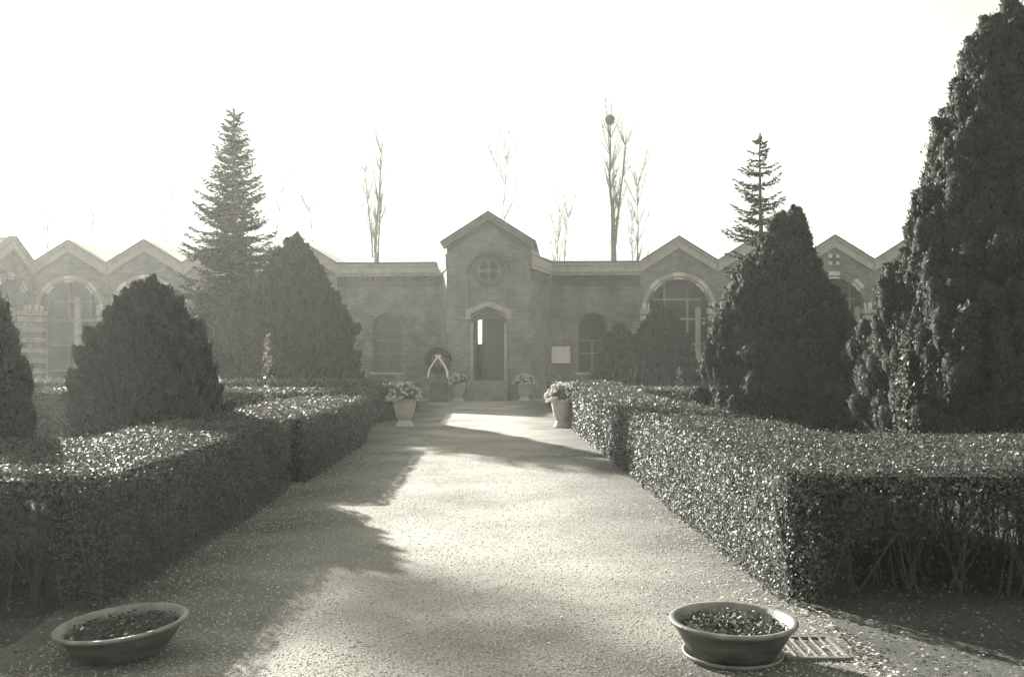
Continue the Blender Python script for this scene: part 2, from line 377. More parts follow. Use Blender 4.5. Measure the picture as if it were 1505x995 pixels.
# ------------------------------------------------------------------ cypresses and clipped conifers
def interp(prof, z): return np.interp(z, [p[0] for p in prof], [p[1] for p in prof])
def conifer(name, label, cat, loc, profs, tuft=(.34, .12), n_t=1200, n_s=42, sl=(.075, .016), lump=.14, group=None, seed=0, ragged=.05):
    """profs: list of (dx, dy, [(z, r)...]) overlapping crowns; plume-shaped tufts cover the crowns"""
    g = np.random.default_rng(100+seed)
    root = thing(name, label, cat, (loc[0], loc[1], 0), 0, group)
    acc = Acc(); cv = Acc(); inner = MB()
    for ci, (dx, dy, prof) in enumerate(profs):
        H = prof[-1][0]; zmin = prof[0][0]
        ph = g.uniform(0, 6)
        def rad(z, th):
            zz = np.clip(z, zmin, H)
            return interp(prof, zz)*(1+lump*(np.sin(th*3+ph+zz*1.1)*.5+np.sin(th*5-zz*2.3+ph*2)*.5+np.sin(th*8+zz*3.7)*.35))
        # inner body
        nr, nth = 22, 26; V = []; 
        for i in range(nr):
            z = zmin+(H-zmin)*i/(nr-1)*.97
            th = np.linspace(0, 2*PI, nth, endpoint=False)
            r = rad(np.full(nth, z), th)*.84
            V.append(np.stack([dx+r*np.cos(th), dy+r*np.sin(th), np.full(nth, z)], 1))
        V = np.concatenate(V); F = []
        for i in range(nr-1):
            for k in range(nth): F.append((i*nth+k, i*nth+(k+1) % nth, (i+1)*nth+(k+1) % nth, (i+1)*nth+k))
        cv.add((V, np.array(F)))
        # tufts over the surface, area weighted
        zs = np.linspace(zmin, H, 400); w = interp(prof, zs)+.03; w /= w.sum()
        nt = int(n_t*(1 if ci == 0 else interp(prof, (zmin+H)/2)/max(.05, interp(profs[0][2], (profs[0][2][0][0]+profs[0][2][-1][0])/2))))
        z = g.choice(zs, nt, p=w)+g.normal(size=nt)*.03; th = g.uniform(0, 2*PI, nt)
        r = rad(z, th)*(.93+ragged*g.normal(size=nt))
        out = np.stack([np.cos(th), np.sin(th), np.zeros(nt)], 1)
        base = np.stack([dx+r*np.cos(th), dy+r*np.sin(th), z], 1)
        ax = unit(np.array([[0, 0, 1.]])+out*g.uniform(.15, .75, nt)[:, None]+g.normal(size=(nt, 3))*.16)
        Lt = tuft[0]*g.uniform(.65, 1.35, nt); Rt = tuft[1]*g.uniform(.7, 1.3, nt)
        base = base-ax*(Lt*.72)[:, None]
        u = unit(np.cross(ax, np.array([[.3, .9, .1]]))); v = np.cross(ax, u)
        prf = lambda t: np.sqrt(np.clip(1-(2*np.clip(t, 0, 1)**.9-1)**2, .0, 1))
        # flame-shaped body of each tuft
        m, kk = 7, 7; ts = np.linspace(.015, .985, m)
        Vt = np.zeros((nt, m, kk, 3))
        for i, t in enumerate(ts):
            for k in range(kk):
                a = 2*PI*k/kk+i*.4
                Vt[:, i, k] = base+ax*(Lt*t)[:, None]+(u*math.cos(a)+v*math.sin(a))*(Rt*prf(t)*.80)[:, None]
        Ft = np.array([(i*kk+k, i*kk+(k+1) % kk, (i+1)*kk+(k+1) % kk, (i+1)*kk+k) for i in range(m-1) for k in range(kk)])
        cv.add((Vt.reshape(-1, 3), (Ft[None]+(m*kk)*np.arange(nt)[:, None, None]).reshape(-1, 4)))
        # scale sprays on it
        t = g.random((nt, n_s))**.9; a = g.uniform(0, 2*PI, (nt, n_s))
        rr = (Rt[:, None]*prf(t)*g.uniform(.72, 1.18, (nt, n_s)))
        rd = u[:, None]*np.cos(a)[..., None]+v[:, None]*np.sin(a)[..., None]
        P = (base[:, None]+ax[:, None]*(Lt[:, None]*t)[..., None]+rd*rr[..., None]).reshape(-1, 3)
        axis = (ax[:, None]*.9+rd*.5+g.normal(size=(nt, n_s, 3))*.3).reshape(-1, 3)
        nr_ = unit(rd.reshape(-1, 3)+.35*np.repeat(ax, n_s, 0)*(2*t.reshape(-1, 1)-1)+g.normal(size=P.shape)*.4)
        s = sl[0]*g.uniform(.6, 1.4, len(P))
        acc.add(leaf_quads(P, nr_, s, s*sl[1]/sl[0], axis))
        inner.tube([(dx, dy, -.02), (dx, dy, zmin+.25), (dx, dy, H*.9)], [.10, .09, .015], 8)
    acc.build('foliage', M['cypress'], root); cv.build('inner_growth', M['cypress_core'], root, True)
    inner.build('trunk', M['bark'], root, True)
    return root

d = 13.0; k = d/1463
conifer('cypress_tree', 'tallest cypress with twin tips, cut by the right edge of the photo', 'cypress', (X(1462, d), d),
        [(-.02, 0, [(.05, 1.15), (.5, 1.42), (.9, 1.5), (1.85, 1.48), (2.5, 1.34), (3.3, 1.06), (4.25, .70), (5.0, .46), (5.5, .28), (5.85, .14), (6.05, .03)]),
         (.36, .15, [(1.5, .9), (4.2, .72), (5.3, .42), (5.9, .2), (6.3, .03)])],
        tuft=(.50, .17), n_t=1900, n_s=130, sl=(.055, .022), group='cypresses and rounded conifers', seed=1)
d = 17.0
conifer('cypress_tree', 'dark cypress with two pointed tips between the fir and the cross plaque', 'cypress', (X(1146, d), d),
        [(-.0, 0, [(.05, 1.0), (.5, 1.3), (.9, 1.33), (1.6, 1.22), (2.3, 1.0), (3.0, .70), (3.4, .36), (3.75, .17), (4.08, .02)]),
         (.30, .1, [(1.2, .6), (2.8, .5), (3.4, .27), (3.85, .14), (4.18, .02)])],
        tuft=(.44, .15), n_t=1300, n_s=120, sl=(.055, .022), group='cypresses and rounded conifers', seed=2)
d = 19.0
conifer('cypress_tree', 'smaller dark conifer tucked behind the twin-tipped cypress on its right', 'cypress', (X(1226, d), d),
        [(0, 0, [(.05, .5), (.8, .62), (1.7, .52), (2.4, .32), (3.0, .04)])], tuft=(.3, .1), n_t=520, n_s=36, group='cypresses and rounded conifers', seed=3)
d = 32.0
conifer('rounded_conifer', 'hazy rounded conifer before the first arch right of the notice board', 'conifer', (X(961, d), d-1.5),
        [(0, 0, [(.05, 1.0), (.8, 1.15), (1.5, 1.08), (2.3, .78), (2.8, .5), (3.15, .24), (3.3, .04)])], tuft=(.34, .12), n_t=900, n_s=26, sl=(.1, .024), lump=.07, group='cypresses and rounded conifers', seed=4)
d = 36.0
conifer('rounded_conifer', 'hazy low conifer between the arched window and the first right arch', 'conifer', (X(910, d), d),
        [(0, 0, [(.05, .6), (.8, .85), (1.6, .8), (2.3, .55), (2.7, .3), (2.9, .05)])], tuft=(.34, .12), n_t=600, n_s=24, sl=(.1, .024), lump=.1, group='cypresses and rounded conifers', seed=5)
d = 14.0
conifer('rounded_conifer', 'broad dome-shaped dark conifer behind the near left hedge', 'conifer', (X(217, d), d),
        [(0, 0, [(.05, .85), (.5, .9), (1.3, .86), (1.9, .68), (2.35, .42), (2.55, .22), (2.66, .06)])],
        tuft=(.32, .085), n_t=1500, n_s=44, sl=(.08, .014), lump=.10, ragged=.11, group='cypresses and rounded conifers', seed=6)
d = 28.0
conifer('rounded_conifer', 'tall bulky hazy conifer standing right of the big fir', 'conifer', (X(432, d), d),
        [(0, 0, [(.05, 1.6), (.9, 1.85), (1.8, 1.72), (2.8, 1.42), (3.6, 1.05), (4.2, .66), (4.7, .36), (5.1, .05)]),
         (-1.4, .5, [(.05, 1.1), (1.4, 1.25), (2.5, .9), (3.3, .45), (3.8, .05)])],
        tuft=(.40, .13), n_t=1700, n_s=40, sl=(.1, .026), lump=.10, ragged=.08, group='cypresses and rounded conifers', seed=7)
d = 11.0
conifer('rounded_conifer', 'dark narrow conifer cut by the left edge of the photo', 'conifer', (X(-38, d), d),
        [(0, 0, [(.05, .45), (.7, .54), (1.3, .5), (1.9, .34), (2.3, .2), (2.62, .03)])], tuft=(.3, .09), n_t=750, n_s=42, group='cypresses and rounded conifers', seed=8)

# ------------------------------------------------------------------ firs
def fir(label, loc, H, prof, seed, zmin=.6, gap=.0, dz=.19, sl=.15):
    rd = random.Random(seed); g = np.random.default_rng(seed)
    root = thing('fir_tree', label, 'fir', (loc[0], loc[1], 0), 0, 'firs rising above the arcade')
    tr = MB().tube([(0, 0, -.05), (.02, 0, H*.5), (-.02, .02, H*.93), (0, 0, H)], [.15, .09, .02, .006], 8)
    br = MB(); P = []; A = []
    z = zmin
    while z < H-.12:
        rr = float(interp(prof, z)); nb = (9 if gap == 0 else 7) if rr > .4 else 5
        a0 = rd.uniform(0, 6.28)
        for b in range(nb):
            if rd.random() < gap: continue
            a = a0+2*PI*b/nb+rd.gauss(0, .2); L = rr*(rd.uniform(.5, 1.3) if gap == 0 else rd.uniform(.7, 1.18)); z0 = z+rd.gauss(0, .06)
            droop = -.22 if z < H*.6 else .1
            pts = []
            for i in range(5):
                t = i/4
                pts.append(Vector((math.cos(a)*L*t, math.sin(a)*L*t, z0+L*(droop*t+.30*t**3*(1 if droop < 0 else .8)))))
            br.tube(pts, [.018, .014, .01, .007, .003], 4)
            dirv = Vector((math.cos(a), math.sin(a), 0)); sd = Vector((-math.sin(a), math.cos(a), 0))
            nt = max(4, int(L/.075))
            for i in range(nt):
                t = .12+.88*i/nt; q = pts[min(3, int(t*4))].lerp(pts[min(4, int(t*4)+1)], t*4-int(t*4))
                tw = .32*L*(1-t*.75)*rd.uniform(.5, 1.2)+.05
                for sgn in (-1, 1):
                    e = dirv*.7+sd*sgn*.8+Vector((0, 0, rd.uniform(-.25, .2)))
                    m = max(2, int(tw/.045))
                    for j in range(m):
                        c = q+e*tw*(j+.3)/m
                        P.append(c); A.append(e+Vector((rd.gauss(0, .5), rd.gauss(0, .5), rd.gauss(0, .5))))
            for _ in range(3): P.append(pts[4]+dirv*.03); A.append(dirv+Vector((rd.gauss(0, .3), rd.gauss(0, .3), .3)))
        z += dz*rd.uniform(.8, 1.2)
    for i in range(14): P.append(Vector((rd.gauss(0, .02), rd.gauss(0, .02), H-.02-i*.03))); A.append(Vector((rd.gauss(0, .5), rd.gauss(0, .5), 1)))
    P = np.array(P); A = np.array(A); n = len(P); P = P+g.normal(size=P.shape)*.012
    N = unit(np.cross(A, g.normal(size=(n, 3))))
    s = sl*g.uniform(.6, 1.3, n)
    V, F = leaf_quads(P, N, s, s*.3, A)
    tr.build('trunk', M['bark'], root, True); br.build('branches', M['bark'], root)
    np_mesh('needles', V, F, M['fir'], root)
    return root
d = 30.0
fir('tall dense fir with ragged sides rising over the left gables', (X(342, d), d), Z(160, d),
    [(0, 2.0), (2, 1.9), (4, 1.45), (5.2, 1.15), (6.3, .85), (7.3, .58), (8.2, .4), (8.8, .22), (9.2, .05)], 21)
d = 28.0
fir('slim open fir with layered branches behind the twin-tipped right cypress', (X(1119, d), d), Z(192, d),
    [(0, 1.6), (2, 1.55), (4, 1.25), (5, .9), (5.8, .72), (6.6, .6), (7.2, .36), (7.8, .12), (8.1, .03)], 22, gap=.12, dz=.34)

pine = fir('unseen high-crowned pine added left of the view to dapple the near path with shade', (-20.1, 37.9), 14.7,  # added out of view, only to cast soft shade on the near path
    [(0, .2), (12.9, .5), (13.5, 1.3), (14.1, 1.2), (14.5, .6), (14.8, .05)], 23, zmin=13.0, gap=.25, dz=.3)
pine.name = 'shade_pine'; pine['category'] = 'pine'; del pine['group']

# ------------------------------------------------------------------ young shrubs catching the sun
def sapling(label, loc, H, spread, n, seed, s=.05):
    rd = random.Random(seed); g = np.random.default_rng(seed)
    root = thing('young_shrub', label, 'shrub', (loc[0], loc[1], 0), 0, 'young shrubs in the garden beds')
    st = MB()
    MB().tube([(0, 0, -.02), (.01, .01, H*.5), (0, 0, H)], [.014, .009, .003], 5).build('stem', M['stem'], root)
    P = []
    for i in range(n):
        t = rd.random(); a = rd.uniform(0, 6.28); r = spread*(1-t*.85)*rd.uniform(.1, 1)
        P.append((r*math.cos(a), r*math.sin(a), .12+(H-.12)*t+r*.3))
        if i % 9 == 0: st.tube([(0, 0, (H-.12)*t+.1), P[-1]], [.005, .003], 4)
    P = np.array(P)
    L = s*g.uniform(.6, 1.4, n)
    V, F = leaf_quads(P, unit(g.normal(size=(n, 3))+np.array([[-.2, .2, .5]])), L, L*.5)
    st.build('branches', M['stem'], root); np_mesh('leaves', V, F, M['sap_leaf'], root)
d = 10.6; sapling('sunlit young shrub with sparkling leaves before the tallest cypress', (X(1328, d), d), Z(495, d), .26, 420, 31, .045)
d = 20.0; sapling('thin upright young shrub before the bulky left conifer', (X(393, d), d), Z(492, d), .34, 300, 32, .06)
d = 21.0; sapling('small straggly shrub at the gap in the right hedges', (X(998, d), d), Z(538, d), .25, 130, 33, .06)
d = 11.2; sapling('small pale-leaved shrub at the left edge of the photo', (X(8, d), d), Z(590, d), .18, 140, 34, .05)

# low plants and grass in the beds: countless
def ground_cover():
    acc = Acc()
    for (x0, x1, y0, y1, n, h) in ((-16, -3.9, 9.4, 24, 26000, .12), (3.4, 14, 9.9, 24, 20000, .12), (-18, -4, 25.8, 36, 9000, .15), (4, 18, 26.5, 36, 7000, .15)):
        x = rng.uniform(x0, x1, n); y = rng.uniform(y0, y1, n)
        kp = wob(x, y, .9) > -.25+.3*rng.normal(size=n); x, y = x[kp], y[kp]; n = len(x)
        L = h*rng.uniform(.4, 1.3, n)
        P = np.stack([x, y, L*.4], 1)
        ax = np.array([[0, 0, 1.]])+rng.normal(size=(n, 3))*.45
        acc.add(leaf_quads(P, unit(np.cross(ax, rng.normal(size=(n, 3)))), L, L*.22, ax))
    tag(acc.build('grass', M['grass']), 'rough grass and low plants in the garden beds', 'grass', kind='stuff')
ground_cover()
def litter(label, patches, m):
    acc = Acc()
    for (x0, x1, y0, y1, n, e) in patches:
        if e: x = e-np.sign(e)*rng.exponential(.26, n)+.1*np.sign(e); y = rng.uniform(y0, y1, n)
        else: x = rng.uniform(x0, x1, n); y = rng.uniform(y0, y1, n)
        L = rng.uniform(.014, .036, n)
        acc.add(leaf_quads(np.stack([x, y, .008+rng.random(n)*.010], 1), unit(np.array([[0, 0, 1.]])+rng.normal(size=(n, 3))*.22), L, L*.6))
    tag(acc.build('fallen_leaves', m), label, 'leaves', kind='stuff')
litter('pale fallen leaves scattered along the path edges', ((0, 0, 4.9, 11, 1600, 2.0), (0, 0, 6, 16, 380, -2.6), (-2.3, 1.9, 4.9, 15, 220, 0)), M['litter'])
litter('dark leaf litter under the near ends of the hedges', ((1.9, 4.6, 4.3, 7.6, 2600, 0), (-4.4, -2.2, 4.3, 7.0, 1900, 0)), M['mould'])

# ------------------------------------------------------------------ the cloister: local frame, x along the front, y to the back
ROT = -R(4.5); ORG = Vector((.22, 43.0, 0))
def W(x, y=0, z=0):
    c, s = math.cos(ROT), math.sin(ROT); return (ORG.x+x*c-y*s, ORG.y+x*s+y*c, z)

def arch_poly(cx, hw, zs, z0, n=14):     # opening outline from lower right, over the arch, to lower left
    return [(cx+hw, z0)]+[(cx+hw*math.cos(PI*i/n), zs+hw*math.sin(PI*i/n)) for i in range(n+1)]+[(cx-hw, z0)]

def gable_bay(w, label, name='gabled_bay', plaque=False, variant=0, depth=8.0, loc=None, rz=ROT):
    root = thing(name, label, 'arcade bay', loc, rz, 'gabled bays of the brick arcade')
    h = w/2; za, zv = 6.85, 5.82; bt = .50; hw = 1.27; zs = 3.76
    T = .42
    # wall with the arched opening (piers are banded parts of their own below the springing)
    poly = [(-h, zs), (-hw, zs)]+[(hw*math.cos(PI-PI*i/18), zs+hw*math.sin(PI-PI*i/18)) for i in range(1, 19)]+[(h, zs), (h, zv-bt), (0, za-bt), (-h, zv-bt)]
    MB().prism(poly, 0, T).build('wall', M['brick'], root)
    for s in (-1, 1):
        p = MB(); a, b = sorted((s*hw, s*h)); p.box(a, b, .0, T, 0, zs-.22); p.build('pier', M['brick_band'], root)
        q = MB(); q.box(a-(.05 if s > 0 else 0), b+(.05 if s < 0 else 0), -.05, T, zs-.22, zs-.002); q.build('impost', M['stone_mid'], root)
    # raking cornice: two pale stepped bands and a thin tile edge
    c = MB()
    e = .012
    c.prism([(-h+e, zv-bt), (0, za-bt), (h-e, zv-bt), (h-e, zv-.16), (0, za-.16), (-h+e, zv-.16)], -.14, T)
    c.prism([(-h+e, zv-.158), (0, za-.158), (h-e, zv-.158), (h-e, zv-.03), (0, za-.03), (-h+e, zv-.03)], -.2, T)
    c.build('raking_cornice', M['stone_mid'], root)
    r = MB(); r.prism([(-h+e, zv-.028), (0, za-.028), (h-e, zv-.028), (h-e, zv+.03), (0, za+.03), (-h+e, zv+.03)], -.24, .1)
    r.build('roof_edge', M['roof_tile'], root)
    rf = MB(); rf.prism([(-h, zv-.10), (0, za-.10), (h, zv-.10), (h, zv-.0), (0, za-.0), (-h, zv-.0)], T+.002, depth); rf.build('roof', M['roof'], root)
    # arch: rings with pale voussoirs between brick ones
    ring = MB(); ring.arch_ring(0, zs, hw+.12, hw+.30, 0, PI, -.03, .1, 36); ring.build('arch_ring', M['stone_mid' if variant != 1 else 'brick'], root)
    hood = MB(); hood.arch_ring(0, zs, hw+.302, hw+.36, 0, PI, -.07, .1, 36); hood.build('hood_mould', M['brick'], root)
    inn = MB(); inn.arch_ring(0, zs, hw-.002, hw+.118, 0, PI, -.015, T-.01, 36); inn.build('inner_ring', M['brick'], root)
    for a0 in (0, 45, 90, 135, 180):
        a = R(a0); dd = R(9.5)
        v = MB(); lo, hi = max(0, a-dd), min(PI, a+dd)
        v.arch_ring(0, zs, hw-.006, hw+.06, lo, hi, -.028, .12, 5); v.arch_ring(0, zs, hw+.13, hw+.297, lo, hi, -.045, .12, 5)
        v.build('voussoir', M['stone'], root)
    # glazed screen set back in the arch
    ys = T+.35
    fr = MB(); bw = .07
    xs = (-.55, .45) if variant == 0 else (-.1, .85) if variant == 1 else (-.4, .6)
    for xm in xs: fr.box(xm-bw/2, xm+bw/2, ys-.04, ys+.04, .0, zs+math.sqrt(max(0, (hw+.1)**2-xm*xm)))
    for zb, q in ((1.1, 1), (2.25, 1), (3.35, 1), (4.2, .86)):
        prev = -hw*q
        for xm in list(xs)+[hw*q]:
            fr.box(prev+bw/2, xm-bw/2, ys-.035, ys+.035, zb-.04, zb+.04); prev = xm
    fr.build('window_bars', M['winbar'] if variant == 0 else M['winframe'], root)
    gl = MB(); gl.prism(arch_poly(0, hw+.12, zs, 0)[::-1], ys+.05, ys+.07); gl.build('glazing', M['glass'], root)
    po = MB(); xp = (.76, 1.0, -.0)[variant]; po.box(xp, xp+.22, ys-.28, ys-.05, 0, zs+.1+(.5 if variant == 2 else 0)); po.build('stone_post', M['stone_mid'], root)
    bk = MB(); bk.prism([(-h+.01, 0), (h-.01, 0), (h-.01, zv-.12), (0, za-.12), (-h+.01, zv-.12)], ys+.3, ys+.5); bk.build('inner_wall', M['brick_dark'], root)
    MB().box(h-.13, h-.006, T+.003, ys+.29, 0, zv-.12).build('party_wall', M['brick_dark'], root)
    if plaque:
        pl = MB().box(-.22, .22, -.03, .05, 5.60, 6.04).build('plaque', M['stone'], root, bevel=.01)
        cr = MB().box(-.075, .075, -.045, -.031, 5.605, 6.035); cr.box(-.215, -.077, -.045, -.031, 5.745, 5.895); cr.box(.077, .215, -.045, -.031, 5.745, 5.895)
        cr.build('cross', M['brick_dark'], pl)
    return root
wr = 3.27; x = 6.25
lab = ['gabled brick bay nearest the notice board, a rounded conifer before its arch', 'gabled brick bay mostly hidden behind the slim fir and twin-tipped cypress',
       'gabled brick bay with a white cross plaque in its gable', 'gabled brick bay half hidden by the tallest cypress']
for i in range(4): gable_bay(wr, lab[i], plaque=(i == 2), variant=(0, 2, 1, 0)[i], loc=W(x+wr*(i+.5)))
wl = 3.42; x = -6.93
lab = ['gabled brick bay behind the bulky conifer, next to the left plain wall', 'gabled brick bay hidden behind the tall dense fir', 'gabled brick bay whose arch the dome-shaped conifer covers',
       'gabled brick bay with open view of its dark arch and banded pier, far left']
for i in range(4): gable_bay(wl, lab[i], variant=(0, 1, 0, 2)[i], loc=W(x-wl*(i+.5)))
# side range of the court, coming towards the viewer
xc = -6.93-4*wl
lab = ['gabled side bay seen edge-on, joining the corner of the arcade', 'second side bay of the arcade, at the left edge of the photo']
for i in range(2):
    sb = gable_bay(3.3, lab[i], variant=1, loc=W(xc-.02, -3.3*(i+.5)-.02), rz=ROT+PI/2, depth=5)
    if i == 0: MB().box(1.652, 2.5, .01, .9, 0, 5.8).build('corner_pier', M['brick'], sb)

# plain walls between the gatehouse and the arcade
def plain_wall(x0, x1, label, wx, wlabel, pale):
    root = thing('brick_wall', label, 'wall', W(0), ROT, 'plain walls beside the gatehouse')
    T = .45; hw = .65; zt = 3.6; zs = zt-hw; zb = 1.04
    op = arch_poly(wx, hw, zs, 0)
    MB().prism([(x0, 0)]+[(wx-hw, 0)]+[p for p in op[::-1]][1:-1]+[(wx+hw, 0), (x1, 0), (x1, 4.62), (x0, 4.62)], 0, T).build('wall', M['brick'], root)
    MB().box(wx-hw+.002, wx+hw-.002, .03, T, 0, zb).build('apron', M['brick'], root)
    MB().box(wx-hw-.08, wx+hw+.08, -.06, .028, zb-.1, zb).build('sill', M['stone_mid'], root)
    MB().arch_ring(wx, zs, hw+.003, hw+.24, 0, PI, -.02, .1, 30).build('window_arch', M['brick'], root)
    MB().box(x0, x1, -.05, T, 4.622, 4.72).build('string_course', M['brick'], root)
    MB().box(x0, x1, .03, T, 4.722, 5.2).build('frieze', M['brick_dark'], root)
    dn = MB(); n = int((x1-x0)/.24)
    for i in range(n): dn.box(x0+.05+i*.24, x0+.17+i*.24, -.10, .028, 5.04, 5.2)
    dn.build('dentils', M['brick_dark'], root)
    co = MB(); co.box(x0, x1, -.16, T, 5.202, 5.32); co.box(x0, x1, -.24, T, 5.322, 5.62); co.box(x0, x1, -.30, T, 5.622, 5.72)
    co.build('cornice', M['stone_mid'], root)
    MB().box(x0, x1, -.33, T+.1, 5.722, 5.80).build('coping', M['roof_tile'], root)
    ys = .3; bars = MB(); bars.box(wx-.03, wx+.03, ys-.03, ys+.03, zb, 2.40)
    for zz in (1.86, 2.425): bars.box(wx-hw, wx-.031, ys-.025, ys+.025, zz-.025, zz+.025); bars.box(wx+.031, wx+hw, ys-.025, ys+.025, zz-.025, zz+.025)
    win = MB().arch_ring(wx, zs, hw-.07, hw-.002, 0, PI, ys-.05, ys+.05, 24)
    win.box(wx-hw+.002, wx-hw+.07, ys-.05, ys+.05, zb, zs); win.box(wx+hw-.07, wx+hw-.002, ys-.05, ys+.05, zb, zs)
    w = win.build('window', M['winframe'], root); bars.build('bars', M['winframe'], w)
    MB().prism(arch_poly(wx, hw-.01, zs, zb)[::-1], ys+.055, ys+.07).build('pane', M['glass_pale' if pale else 'glass'], w)
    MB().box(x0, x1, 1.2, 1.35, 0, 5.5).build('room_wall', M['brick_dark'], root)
    return root
plain_wall(-6.93, -2.42, 'plain brick wall with an arched window, left of the gatehouse', X(569, 43.4)-.22, '', True)
plain_wall(2.42, 6.25, 'plain brick wall with an arched window, behind the notice board', X(871, 42.6)-.22, '', False)

# ------------------------------------------------------------------ gatehouse
def gatehouse():
    root = thing('gatehouse', 'central brick gatehouse with pointed gable, round window and open dark door', 'gatehouse', W(0), ROT)
    F = -3.5; hw = 1.67; ph = .78; zc = 4.98   # panel half width and centre height of its round head
    # front skin with the tall recessed panel
    op = arch_poly(0, ph, zc, 0, 20)
    MB().prism([(-hw, 0), (-ph, 0)]+op[::-1][1:-1]+[(ph, 0), (hw, 0), (hw, 5.95), (0, 7.05), (-hw, 5.95)], F, F+.12).build('front_wall', M['brick'], root)
    dw = .615; zd = 3.04; z0 = .76
    da = [(dw*math.cos(PI*i/10), zd+.17*math.sin(PI*i/10)) for i in range(11)]
    MB().prism([(-hw+.02, 0), (-dw, 0)]+da[::-1]+[(dw, 0), (hw-.02, 0), (hw-.02, 5.9), (0, 6.98), (-hw+.02, 5.9)], F+.122, F+.5).build('inner_wall', M['brick'], root)
    # dark corbel band below the rake
    MB().prism([(-hw, 5.86), (0, 6.95), (hw, 5.86), (hw, 6.12), (0, 7.2), (-hw, 6.12)], F-.06, F-.002).build('corbel_band', M['brick_dark'], root)
    c = MB(); ov = 1.90; sl = (7.22-6.02)/ov
    def rake(zt, t, o, y0, y1): c.prism([(-o, zt-sl*o-t), (0, zt-t), (o, zt-sl*o-t), (o, zt-sl*o), (0, zt), (-o, zt-sl*o)], y0, y1)
    rake(7.30, .16, ov-.10, F-.18, F+.3); rake(7.40, .098, ov-.03, F-.26, F+.3)
    c.build('raking_cornice', M['stone_dark'], root)
    rf = MB(); o = ov; rf.prism([(-o, 7.402-sl*o), (0, 7.402), (o, 7.402-sl*o), (o, 7.46-sl*o), (0, 7.46), (-o, 7.46-sl*o)], F-.32, 3.0); rf.build('roof', M['roof_tile'], root)
    # splayed flanks with cornices that run on from the plain walls
    for s in (-1, 1):
        def pl(o, z0_, z1_, name, m):
            a = (s*(hw+o*.2), F+.03+o*.0); b = (s*(2.42+o*.2), -o); q = [a, b, (s*2.0, .45), (s*1.2, F+.6)]
            MB().plan(q if s < 0 else q[::-1], z0_, z1_).build(name, m, root)
        pl(0, 0, 4.62, 'flank_wall', M['brick']); pl(.05, 4.622, 4.72, 'string_course', M['brick']); pl(-.02, 4.722, 5.2, 'frieze', M['brick_dark'])
        pl(.2, 5.202, 5.36, 'cornice', M['stone_mid']); pl(.3, 5.362, 5.72, 'cornice', M['stone_mid']); pl(.36, 5.722, 5.80, 'coping', M['roof_tile'])
        MB().box(min(s*1.2, s*1.66), max(s*1.2, s*1.66), F+.502, 2.9, 0, 6.0).build('side_wall', M['brick'], root)
    MB().box(-1.19, 1.19, F+.502, 2.9, 5.5, 5.6).build('ceiling', M['stone_mid'], root)
    MB().box(-1.19, 1.19, F+.1, 2.9, .1, z0).build('floor', M['step'], root)
    # back wall with a small window that the daylight comes through
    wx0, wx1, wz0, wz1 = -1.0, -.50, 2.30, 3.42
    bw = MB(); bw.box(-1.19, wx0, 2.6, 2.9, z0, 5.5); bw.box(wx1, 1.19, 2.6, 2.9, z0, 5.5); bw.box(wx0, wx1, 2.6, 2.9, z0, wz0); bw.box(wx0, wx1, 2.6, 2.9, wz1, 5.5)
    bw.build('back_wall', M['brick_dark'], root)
    # round window with four lobes
    rz = 5.12
    st = MB(); 
    st.arch_ring(0, rz, .50, .66, 0, 2*PI, F+.04, F+.13, 48); w = st.build('round_window', M['brick_dark'], root)
    MB().arch_ring(0, rz, .0005, .498, 0, 2*PI, F+.075, F+.13, 40).build('tracery', M['brick'], w)
    for i in range(4):
        a = PI/4+i*PI/2
        pts = []
        for j in range(9): t = a+R(34)*(j-4)/4; rr = .41-.05*abs((j-4)/4)**3; pts.append((rr*math.cos(t), rz+rr*math.sin(t)))
        for j in range(5): t = a+R(30)*(2-j)/2; rr = .115+.02*abs((j-2)/2); pts.append((rr*math.cos(t), rz+rr*math.sin(t)))
        MB().prism(pts, F+.062, F+.073).build('lobe', M['glass'], w)
    MB().arch_ring(0, zc, ph+.002, ph+.13, 0, PI, F-.03, F+.05, 30).build('panel_arch', M['brick_dark'], root)
    # pointed hood over the door
    hd = MB(); hd.prism([(-.90, 3.42), (-.90, 3.18), (-.70, 3.18), (-.70, 3.42), (-.0, 3.70), (.70, 3.42), (.70, 3.18), (.90, 3.18), (.90, 3.42), (.90, 3.56), (0, 3.90), (-.90, 3.56)], F-.12, F+.121)
    hd.build('door_hood', M['stone_mid'], root)
    ar = MB(); p = [(.70*math.cos(PI*i/14), 3.12+.30*math.sin(PI*i/14)) for i in range(15)]; q = [(dw*math.cos(PI*i/14), zd+.17*math.sin(PI*i/14)) for i in range(15)]
    ar.prism(p+q[::-1], F+.03, F+.121); ar.build('door_arch', M['brick_dark'], root)
    for s in (-1, 1):
        a, b = sorted((s*dw, s*.74)); MB().box(a, b, F+.05, F+.121, z0, 3.03).build('door_jamb', M['stone_mid'], root)
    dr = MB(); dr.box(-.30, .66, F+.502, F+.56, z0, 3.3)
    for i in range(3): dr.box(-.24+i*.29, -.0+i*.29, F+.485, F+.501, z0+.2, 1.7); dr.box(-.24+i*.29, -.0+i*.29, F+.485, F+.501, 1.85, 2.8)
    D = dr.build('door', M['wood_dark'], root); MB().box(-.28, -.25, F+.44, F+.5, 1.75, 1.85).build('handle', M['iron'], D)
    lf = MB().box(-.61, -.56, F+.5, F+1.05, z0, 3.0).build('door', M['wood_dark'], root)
    for i in range(5): MB().box(-.80-.04*(i == 0), .80+.04*(i == 0), F-.28*(5-i), F-.28*(4-i)-.002+ (.1 if i == 4 else 0), 0, .152*(i+1)).build('step', M['step'], root, bevel=.01)
    return root
gatehouse()

